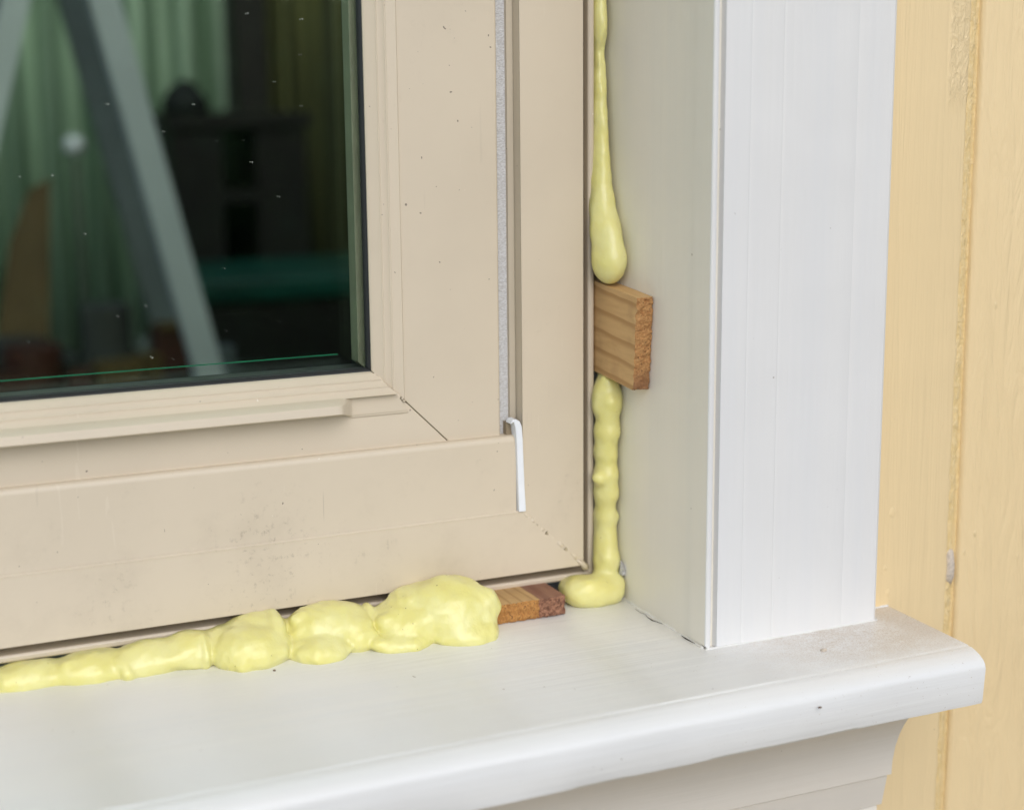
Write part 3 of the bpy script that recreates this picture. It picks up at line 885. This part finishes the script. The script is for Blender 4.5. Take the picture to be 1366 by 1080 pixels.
while xx > -1.06:
    a = rr.uniform(0.014, 0.022)
    bottom.append((xx, 0.002-rr.random()*0.004, 0.003+rr.random()*0.003, a, 0.013+rr.random()*0.003, 0.0078+rr.random()*0.002))
    xx -= a*1.5
bottom = [(a, b-(0.002 if a < -0.24 else 0), c+(0.001 if a < -0.24 else 0), d*(1.22 if a < -0.24 else 1.06), e_*(1.02 if a < -0.24 else 1.12), f_*(1.16 if a < -0.24 else 1.10)) for a, b, c, d, e_, f_ in bottom]
foam(lumps(bottom, 1.0, 9), 0.0008, 0.0020, 'long lumpy bead of pale yellow foam squeezed out under the window', 1.0, 0.75)
upper = [(-0.0064,0.0108,0.3595,0.0033,0.0080,0.0098),(-0.0061,0.0122,0.3478,0.0029,0.0080,0.0098),(-0.0062,0.0115,0.3358,0.0031,0.0080,0.0098),
(-0.0066,0.0094,0.3218,0.0038,0.0080,0.0098),(-0.0056,0.0149,0.3078,0.0020,0.0080,0.0099),(-0.0058,0.0135,0.2957,0.0025,0.0080,0.0099),
(-0.0063,0.0108,0.2835,0.0034,0.0080,0.0099),(-0.0066,0.0088,0.2692,0.0041,0.0080,0.0100),(-0.0069,0.0074,0.2549,0.0045,0.0080,0.0100),
(-0.0071,0.0060,0.2426,0.0050,0.0080,0.0100),(-0.0073,0.0047,0.2324,0.0055,0.0080,0.0100),(-0.0080,0.0006,0.2223,0.0068,0.0080,0.0100),
(-0.0087,-0.0035,0.2123,0.0082,0.0080,0.0099),(-0.0090,-0.0085,0.2000,0.0078,0.0105,0.0165),(-0.0090,-0.0095,0.1943,0.0075,0.0105,0.0099)]
zz = 0.372
while zz < 1.20:
    a = rr.uniform(0.008, 0.014)
    upper.append((-0.0062, 0.011+rr.uniform(-0.004, 0.003), zz, 0.0036, 0.008, a)); zz += a*1.2
foam(upper, 0.0007, 0.0065, 'thin strip of pale yellow foam ending in a drip above the wooden shim', 2.0, 0.25)
lower = [(-0.0045,0.0120,0.1400,0.0050,0.0090,0.0120),(-0.0054,-0.0006,0.1240,0.0048,0.0095,0.0090),(-0.0072,-0.0016,0.1165,0.0067,0.0090,0.0110),(-0.0078,-0.0048,0.1132,0.0074,0.0090,0.0127),(-0.0076,-0.0042,0.0979,0.0072,0.0090,0.0085),
(-0.0072,-0.0021,0.0852,0.0065,0.0090,0.0094),(-0.0073,-0.0028,0.0727,0.0068,0.0090,0.0068),(-0.0073,-0.0028,0.0625,0.0068,0.0090,0.0094),
(-0.0069,-0.0008,0.0465,0.0061,0.0090,0.0121),(-0.0071,-0.0021,0.0312,0.0066,0.0090,0.0112),(-0.0074,-0.0042,0.0215,0.0073,0.0090,0.0086),
(-0.0071,-0.0021,0.0110,0.0066,0.0090,0.0078),(-0.0140,-0.0070,0.0716,0.0028,0.0040,0.0025),(-0.0198,-0.0100,0.0069,0.0173,0.0120,0.0094),
(-0.0082,-0.0080,0.0060,0.0076,0.0120,0.0086),(-0.0264,-0.0040,0.0074,0.0103,0.0140,0.0069)]
foam(lumps(lower, 0.6, 8), 0.0006, 0.0048, 'pale yellow foam running down from the wooden shim into the sill corner', 3.0, 0.35)

# ------------------------------------------------------------------ timber shims
def shim(name, label, x0, x1, y0, y1, z0, z1, mside, mend, tilt, piv, sd, thick_axis):
    nx, ny, nz = (16, 14, 80) if thick_axis == 'x' else (110, 14, 17)
    V, F, fm = [], [], []
    def grid(fn, a, b, mi):
        s = len(V)
        for i in range(a+1):
            for j in range(b+1):
                V.append(fn(i/a, j/b))
        for i in range(a):
            for j in range(b):
                F.append((s+i*(b+1)+j, s+(i+1)*(b+1)+j, s+(i+1)*(b+1)+j+1, s+i*(b+1)+j+1)); fm.append(mi)
    lx = lambda t: x0+(x1-x0)*t
    ly = lambda t: y0+(y1-y0)*t
    lz = lambda t: z0+(z1-z0)*t
    def rag(x, z):          # torn end grain
        return noise.noise((x*300, sd, z*300))*0.0012+noise.noise((x*800, sd+3, z*800))*0.0011
    def edge(u, v):
        e_ = min(u, 1-u)*abs(x1-x0), min(v, 1-v)*abs(z1-z0)
        d = max(0.0, 1-e_[0]/0.0012)**2+max(0.0, 1-e_[1]/0.0012)**2
        return 0.0006*min(1.5, d)
    grid(lambda u, v: (lx(u), y0+rag(lx(u), lz(v))+edge(u, v), lz(v)), nx, nz, 1)
    grid(lambda u, v: (lx(u), y1, lz(v)), nx, nz, 0)
    def fy(t, x, z):        # front edge follows the torn end
        return ly(t) if t > 0 else y0+rag(x, z)+0.0006
    grid(lambda u, v: (x0, fy(u, x0, lz(v)), lz(v)), ny, nz, 0)
    grid(lambda u, v: (x1, fy(u, x1, lz(v)), lz(v)), ny, nz, 0)
    grid(lambda u, v: (lx(v), fy(u, lx(v), z0), z0), ny, nx, 0)
    grid(lambda u, v: (lx(v), fy(u, lx(v), z1), z1), ny, nx, 0)
    mt = Matrix.Translation(piv) @ Matrix.Rotation(tilt, 4, 'X') @ Matrix.Translation(-Vector(piv))
    V = [tuple(mt @ Vector(p)) for p in V]
    o = mesh_obj(name, V, F, None, None, True, mats=[mside, mend], fmat=fm)
    w_ = o.modifiers.new('weld', 'WELD'); w_.merge_threshold = 0.0004
    e = o.modifiers.new('es', 'EDGE_SPLIT'); e.split_angle = RAD(42)
    return tag(o, label, 'shim', 'wooden shims wedging the window')
shim('wooden_shim', 'pale wooden shim with torn end sticking out between window frame and white reveal', -0.0103, -0.0003, -0.0420, 0.030, 0.1275, 0.1785, 'timber_side', 'timber_end_side', RAD(4.5), (0, -0.042, 0.15), 1.3, 'x')
shim('wooden_shim', 'orange brown wooden shim lying on the sill under the window', -0.1150, -0.0428, -0.0222, 0.040, 0.0002, 0.0110, 'timber_flat', 'timber_end_flat', 0.0, (0, 0, 0), 5.1, 'z')
# crumpled scrap of foil by the corner foam
V, F = tube([(-0.0022, -0.0110, 0.0140), (-0.0016, -0.0118, 0.0155), (-0.0013, -0.0120, 0.0178), (-0.0014, -0.0112, 0.0198), (-0.0017, -0.0095, 0.0222)], [0.0008, 0.0021, 0.0022, 0.0015, 0.0006], 9)
V = [tuple(Vector(p)+noise.noise_vector(Vector(p)*800)*0.0009) for p in V]
tag(mesh_obj('foil_scrap', V, F, 'foil_metal'), 'tiny crumpled silver scrap beside the foam in the sill corner', 'scrap')
# crumbs on the sill
def crumb(x_, y_, r, sd, label, mat='crumb_brown'):
    bm = bmesh.new(); bmesh.ops.create_icosphere(bm, subdivisions=2, radius=r)
    vs = [tuple(Vector((v.co.x*1.3, v.co.y, v.co.z*0.6))*(1+0.5*noise.noise(v.co*900+Vector((sd, 0, 0))))+Vector((x_, y_, zs(y_)+r*0.45))) for v in bm.verts]
    fs = [tuple(v.index for v in f.verts) for f in bm.faces]; bm.free()
    tag(mesh_obj('crumb', vs, fs, mat), label, 'crumb', 'crumbs of dirt on the sill')
crumb(0.0550, -0.1300, 0.0014, 1, 'brown crumb on the dusty sill in front of the casing', 'filler_pink')
crumb(-0.2150, -0.0365, 0.0007, 2, 'dark crumb on the sill in front of the foam bead')
crumb(0.0240, NY-0.003, 0.0007, 3, 'dark speck on the edge of the sill nosing')
bpy.data.objects['crumb.002'].location.z -= 0.0105

# ------------------------------------------------------------------ room behind the glass
RX0, RX1, RY0, RY1, RZ1 = -1.9, 1.5, 0.142, 3.05, 1.50
structure(mesh_obj('room_floor', *box(RX0, RX1, RY0, RY1, GZ+0.02, GZ+0.10), 'room_floor'))
structure(mesh_obj('room_wall_right', *box(RX1, RX1+0.1, RY0, RY1, GZ+0.02, TOPZ), 'room_plaster'))
# back wall with a wide window opening behind the curtains
V, F = cat_geo(box(RX0, RX1, RY1, RY1+0.1, GZ+0.02, -0.16), box(RX0, RX1, RY1, RY1+0.1, 1.30, TOPZ), box(0.62, RX1, RY1, RY1+0.1, -0.16, 1.30), box(RX0, -0.75, RY1, RY1+0.1, -0.16, 1.30))
structure(mesh_obj('room_wall_back', V, F, 'room_dark'))
# left wall with an invented wide opening that lets daylight into the room
V, F = cat_geo(box(RX0-0.1, RX0, RY0, 0.6, GZ+0.02, TOPZ), box(RX0-0.1, RX0, 2.6, RY1, GZ+0.02, TOPZ), box(RX0-0.1, RX0, 0.6, 2.6, 1.35, TOPZ), box(RX0-0.1, RX0, 0.6, 2.6, GZ+0.02, 0.35))
structure(mesh_obj('room_wall_left', V, F, 'room_plaster'))
# ceiling with a large opening added to light the ladder from above
SX0, SX1, SY0, SY1 = -1.75, 1.2, 0.22, 2.30
V, F = cat_geo(box(RX0-0.1, SX0, RY0, RY1+0.1, RZ1, RZ1+0.08), box(SX1, RX1+0.1, RY0, RY1+0.1, RZ1, RZ1+0.08), box(SX0, SX1, RY0, SY0, RZ1, RZ1+0.08), box(SX0, SX1, SY1, RY1+0.1, RZ1, RZ1+0.08))
structure(mesh_obj('ceiling', V, F, 'room_plaster'))
# trestle ladder
ld = root('step_ladder', (-0.06, 1.55, GZ+0.10), 'grey step ladder with splayed legs seen through the glass', 'ladder')
FZ = GZ+0.10
def at_z(a, b, z): 
    t = (z-a[1])/(b[1]-a[1]); return a[0]+(b[0]-a[0])*t
ra, rb = (-0.021, 0.400), (0.090, -0.084)
la, lb = (-0.130, 0.399), (-0.180, 0.224)
top = 0.66
for (a, b, Y, wd) in ((ra, rb, 1.35, 0.037), (la, lb, 1.35, 0.032), ((ra[0]+0.045, ra[1]), (rb[0]+0.045, rb[1]), 1.80, 0.050), ((la[0]+0.045, la[1]), (lb[0]+0.045, lb[1]), 1.80, 0.040)):
    s = 0 if Y < 1.5 else 0.0
    p0 = Vector((at_z(a, b, top), Y, top)); p1 = Vector((at_z(a, b, FZ), Y, FZ))
    web = beam(p0, p1, wd, 0.004)
    d = (p1-p0).normalized(); sd_ = Vector((d.z, 0, -d.x))
    f1 = beam(p0+sd_*(wd/2-0.002)+Vector((0, 0.012, 0)), p1+sd_*(wd/2-0.002)+Vector((0, 0.012, 0)), 0.004, 0.026)
    f2 = beam(p0-sd_*(wd/2-0.002)+Vector((0, 0.012, 0)), p1-sd_*(wd/2-0.002)+Vector((0, 0.012, 0)), 0.004, 0.026)
    mesh_obj('leg', *cat_geo(web, f1, f2), 'aluminium' if Y < 1.5 else 'dark_metal', ld)  # rear legs get a darker metal: their dimness is put into the colour
xa = at_z(la, lb, top); xb = at_z(ra, rb, top)
mesh_obj('top_plate', *box(min(xa, xb)-0.06, max(xa, xb)+0.09, 1.32, 1.83, top, top+0.03), 'aluminium', ld)
for z in (-0.36, -0.62):
    xc = at_z(ra, rb, z)
    mesh_obj('step', *box(xc-0.03, xc+0.06, 1.352, 1.798, z-0.03, z), 'aluminium', ld)
# curtains
def curtain(x0, x1, z0, z1, y, mat, label, amp, wl, sd):
    n_ = int((x1-x0)/0.006)
    V, F = [], []
    for th in (0, 1):
        for i in range(n_+1):
            x_ = x0+(x1-x0)*i/n_
            yy = y+amp*math.sin(x_/wl*2*math.pi+1.2*math.sin(x_*9+sd))+th*0.003
            V += [(x_, yy, z0), (x_, yy, z1)]
    b = 2*(n_+1)
    for th in (0, 1):
        for i in range(n_):
            q = th*b+2*i
            F.append((q, q+2, q+3, q+1))
    for i in range(n_):
        F.append((2*i, 2*i+2, b+2*i+2, b+2*i)); F.append((2*i+1, 2*i+3, b+2*i+3, b+2*i+1))
    F.append((0, 1, b+1, b)); F.append((b-2, b-1, 2*b-1, 2*b-2))
    return tag(mesh_obj('curtain', V, F, mat, None, True), label, 'curtain', 'curtains inside the room')
curtain(-0.70, 0.525, -0.62, 1.42, 2.90, 'curtain_green', 'pale green pleated curtain behind the ladder inside the room', 0.03, 0.09, 0)
curtain(0.60, 0.95, -0.62, 1.42, 2.86, 'curtain_olive', 'dim olive curtain at the right edge of the glass', 0.03, 0.10, 2)
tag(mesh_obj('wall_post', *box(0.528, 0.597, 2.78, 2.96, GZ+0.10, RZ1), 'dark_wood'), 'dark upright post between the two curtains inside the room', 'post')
# shelf unit with an open pigeon hole, something dark on top
cb = root('shelf_unit', (0.37, 2.3, GZ+0.10), 'dark wooden shelf unit with an open compartment inside the room', 'shelf')
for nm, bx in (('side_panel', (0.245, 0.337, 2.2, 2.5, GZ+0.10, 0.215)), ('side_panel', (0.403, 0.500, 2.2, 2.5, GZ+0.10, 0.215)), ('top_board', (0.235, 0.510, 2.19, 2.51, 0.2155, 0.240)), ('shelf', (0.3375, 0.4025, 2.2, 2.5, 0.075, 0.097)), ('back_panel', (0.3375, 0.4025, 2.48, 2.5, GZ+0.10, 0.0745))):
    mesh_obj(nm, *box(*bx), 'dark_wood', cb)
V, F = tube([(0.305, 2.34, 0.2405), (0.305, 2.34, 0.262), (0.306, 2.34, 0.280), (0.309, 2.34, 0.296), (0.310, 2.34, 0.303)], [0.046, 0.045, 0.034, 0.019, 0.006], 16)
tag(mesh_obj('dark_bundle', V, F, 'near_black', None, True), 'dark rounded bundle on top of the shelf unit', 'bundle')
# green chest and a low cluttered table
gc = root('green_chest', (0.37, 1.95, GZ+0.10), 'emerald green chest with shade painted over its body at the lower right of the glass', 'chest')
bevel(mesh_obj('body', *box(0.215, 0.62, 1.90, 2.18, GZ+0.10, -0.075), 'dark_wood', gc), 0.008)  # near black body: the green fading into shade is put into the colour
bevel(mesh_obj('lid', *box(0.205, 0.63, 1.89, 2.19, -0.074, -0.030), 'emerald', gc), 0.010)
tb = root('work_table', (0.0, 1.62, GZ+0.10), 'dark work table in front of the ladder legs inside the room', 'table')
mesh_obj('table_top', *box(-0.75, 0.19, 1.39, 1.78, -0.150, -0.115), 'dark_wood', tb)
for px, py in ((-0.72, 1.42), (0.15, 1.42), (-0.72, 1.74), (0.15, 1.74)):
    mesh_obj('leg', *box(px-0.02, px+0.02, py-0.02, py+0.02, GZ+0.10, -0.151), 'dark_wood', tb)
def item(name, geo, mat, label, cat):
    return tag(mesh_obj(name, *geo, mat), label, cat, 'clutter on the work table')
item('rag', tube([(-0.20, 1.60, -0.100), (-0.15, 1.58, -0.085), (-0.10, 1.60, -0.088), (-0.05, 1.57, -0.102)], [0.014, 0.030, 0.027, 0.012], 10), 'grey_cloth', 'crumpled grey rag on the dark work table', 'rag')
item('paint_pot', tube([(0.01, 1.66, -0.1148), (0.01, 1.66, -0.035), (0.01, 1.66, -0.030)], [0.038, 0.038, 0.034], 18), 'grey_cloth', 'dull grey pot on the work table beside the ladder leg', 'pot')
item('tool_block', box(0.055, 0.100, 1.50, 1.56, -0.1148, -0.050), 'red_brown', 'small red brown block on the work table', 'block')
item('pale_scrap', box(0.060, 0.100, 1.49, 1.53, -0.0498, -0.042), 'tan_wood', 'pale offcut lying on the red brown block', 'offcut')
item('red_tin', tube([(-0.12, 1.50, -0.1148), (-0.12, 1.50, -0.062), (-0.12, 1.50, -0.058)], [0.040, 0.040, 0.036], 18), 'red_brown', 'dark red tin at the lower left of the glass', 'tin')
item('leaning_board', prism([(-0.150, 1.70, -0.1148), (-0.070, 1.70, -0.1148), (-0.045, 1.74, 0.155), (-0.075, 1.74, 0.140), (-0.110, 1.74, 0.060)], [(-0.150, 1.72, -0.1148), (-0.070, 1.72, -0.1148), (-0.045, 1.76, 0.155), (-0.075, 1.76, 0.140), (-0.110, 1.76, 0.060)]), 'tan_wood', 'tan offcut of board standing on the work table', 'board')
cr = random.Random(21)
for i, (cx_, cy_) in enumerate(((-0.06, 1.44), (-0.02, 1.52), (0.03, 1.45), (0.12, 1.44), (-0.17, 1.45), (0.14, 1.60), (-0.02, 1.42), (0.08, 1.68))):
    h_ = cr.uniform(0.02, 0.06); a_ = cr.uniform(0, 1.5); w_, d_ = cr.uniform(0.012, 0.03), cr.uniform(0.012, 0.02)
    L0 = [(cx_+x_*w_*math.cos(a_)-y_*d_*math.sin(a_), cy_+x_*w_*math.sin(a_)+y_*d_*math.cos(a_)) for x_, y_ in ((-1, -1), (1, -1), (1, 1), (-1, 1))]
    item('clutter_box', prism([(a, b, -0.1148) for a, b in L0], [(a, b, -0.1148+h_) for a, b in L0]), ('red_brown', 'grey_cloth', 'tan_wood', 'dark_metal')[i % 4], 'small '+('red brown', 'dull grey', 'tan', 'metal grey')[i % 4]+' box in the blurred clutter along the work table', 'box')
lp = root('globe_lamp', (0.11, 2.45, GZ+0.10), 'small white globe lamp on a thin stand inside the room', 'lamp')
bm = bmesh.new(); bmesh.ops.create_uvsphere(bm, u_segments=20, v_segments=12, radius=0.021)
mesh_obj('globe', [tuple(v.co+Vector((0.11, 2.45, 0.180))) for v in bm.verts], [tuple(v.index for v in f.verts) for f in bm.faces], 'white_plastic', lp, True); bm.free()
mesh_obj('stand', *tube([(0.11, 2.45, GZ+0.12), (0.11, 2.45, 0.158)], 0.006, 8), 'grey_cloth', lp)
mesh_obj('base', *tube([(0.11, 2.45, GZ+0.1005), (0.11, 2.45, GZ+0.119)], 0.10, 20), 'grey_cloth', lp)
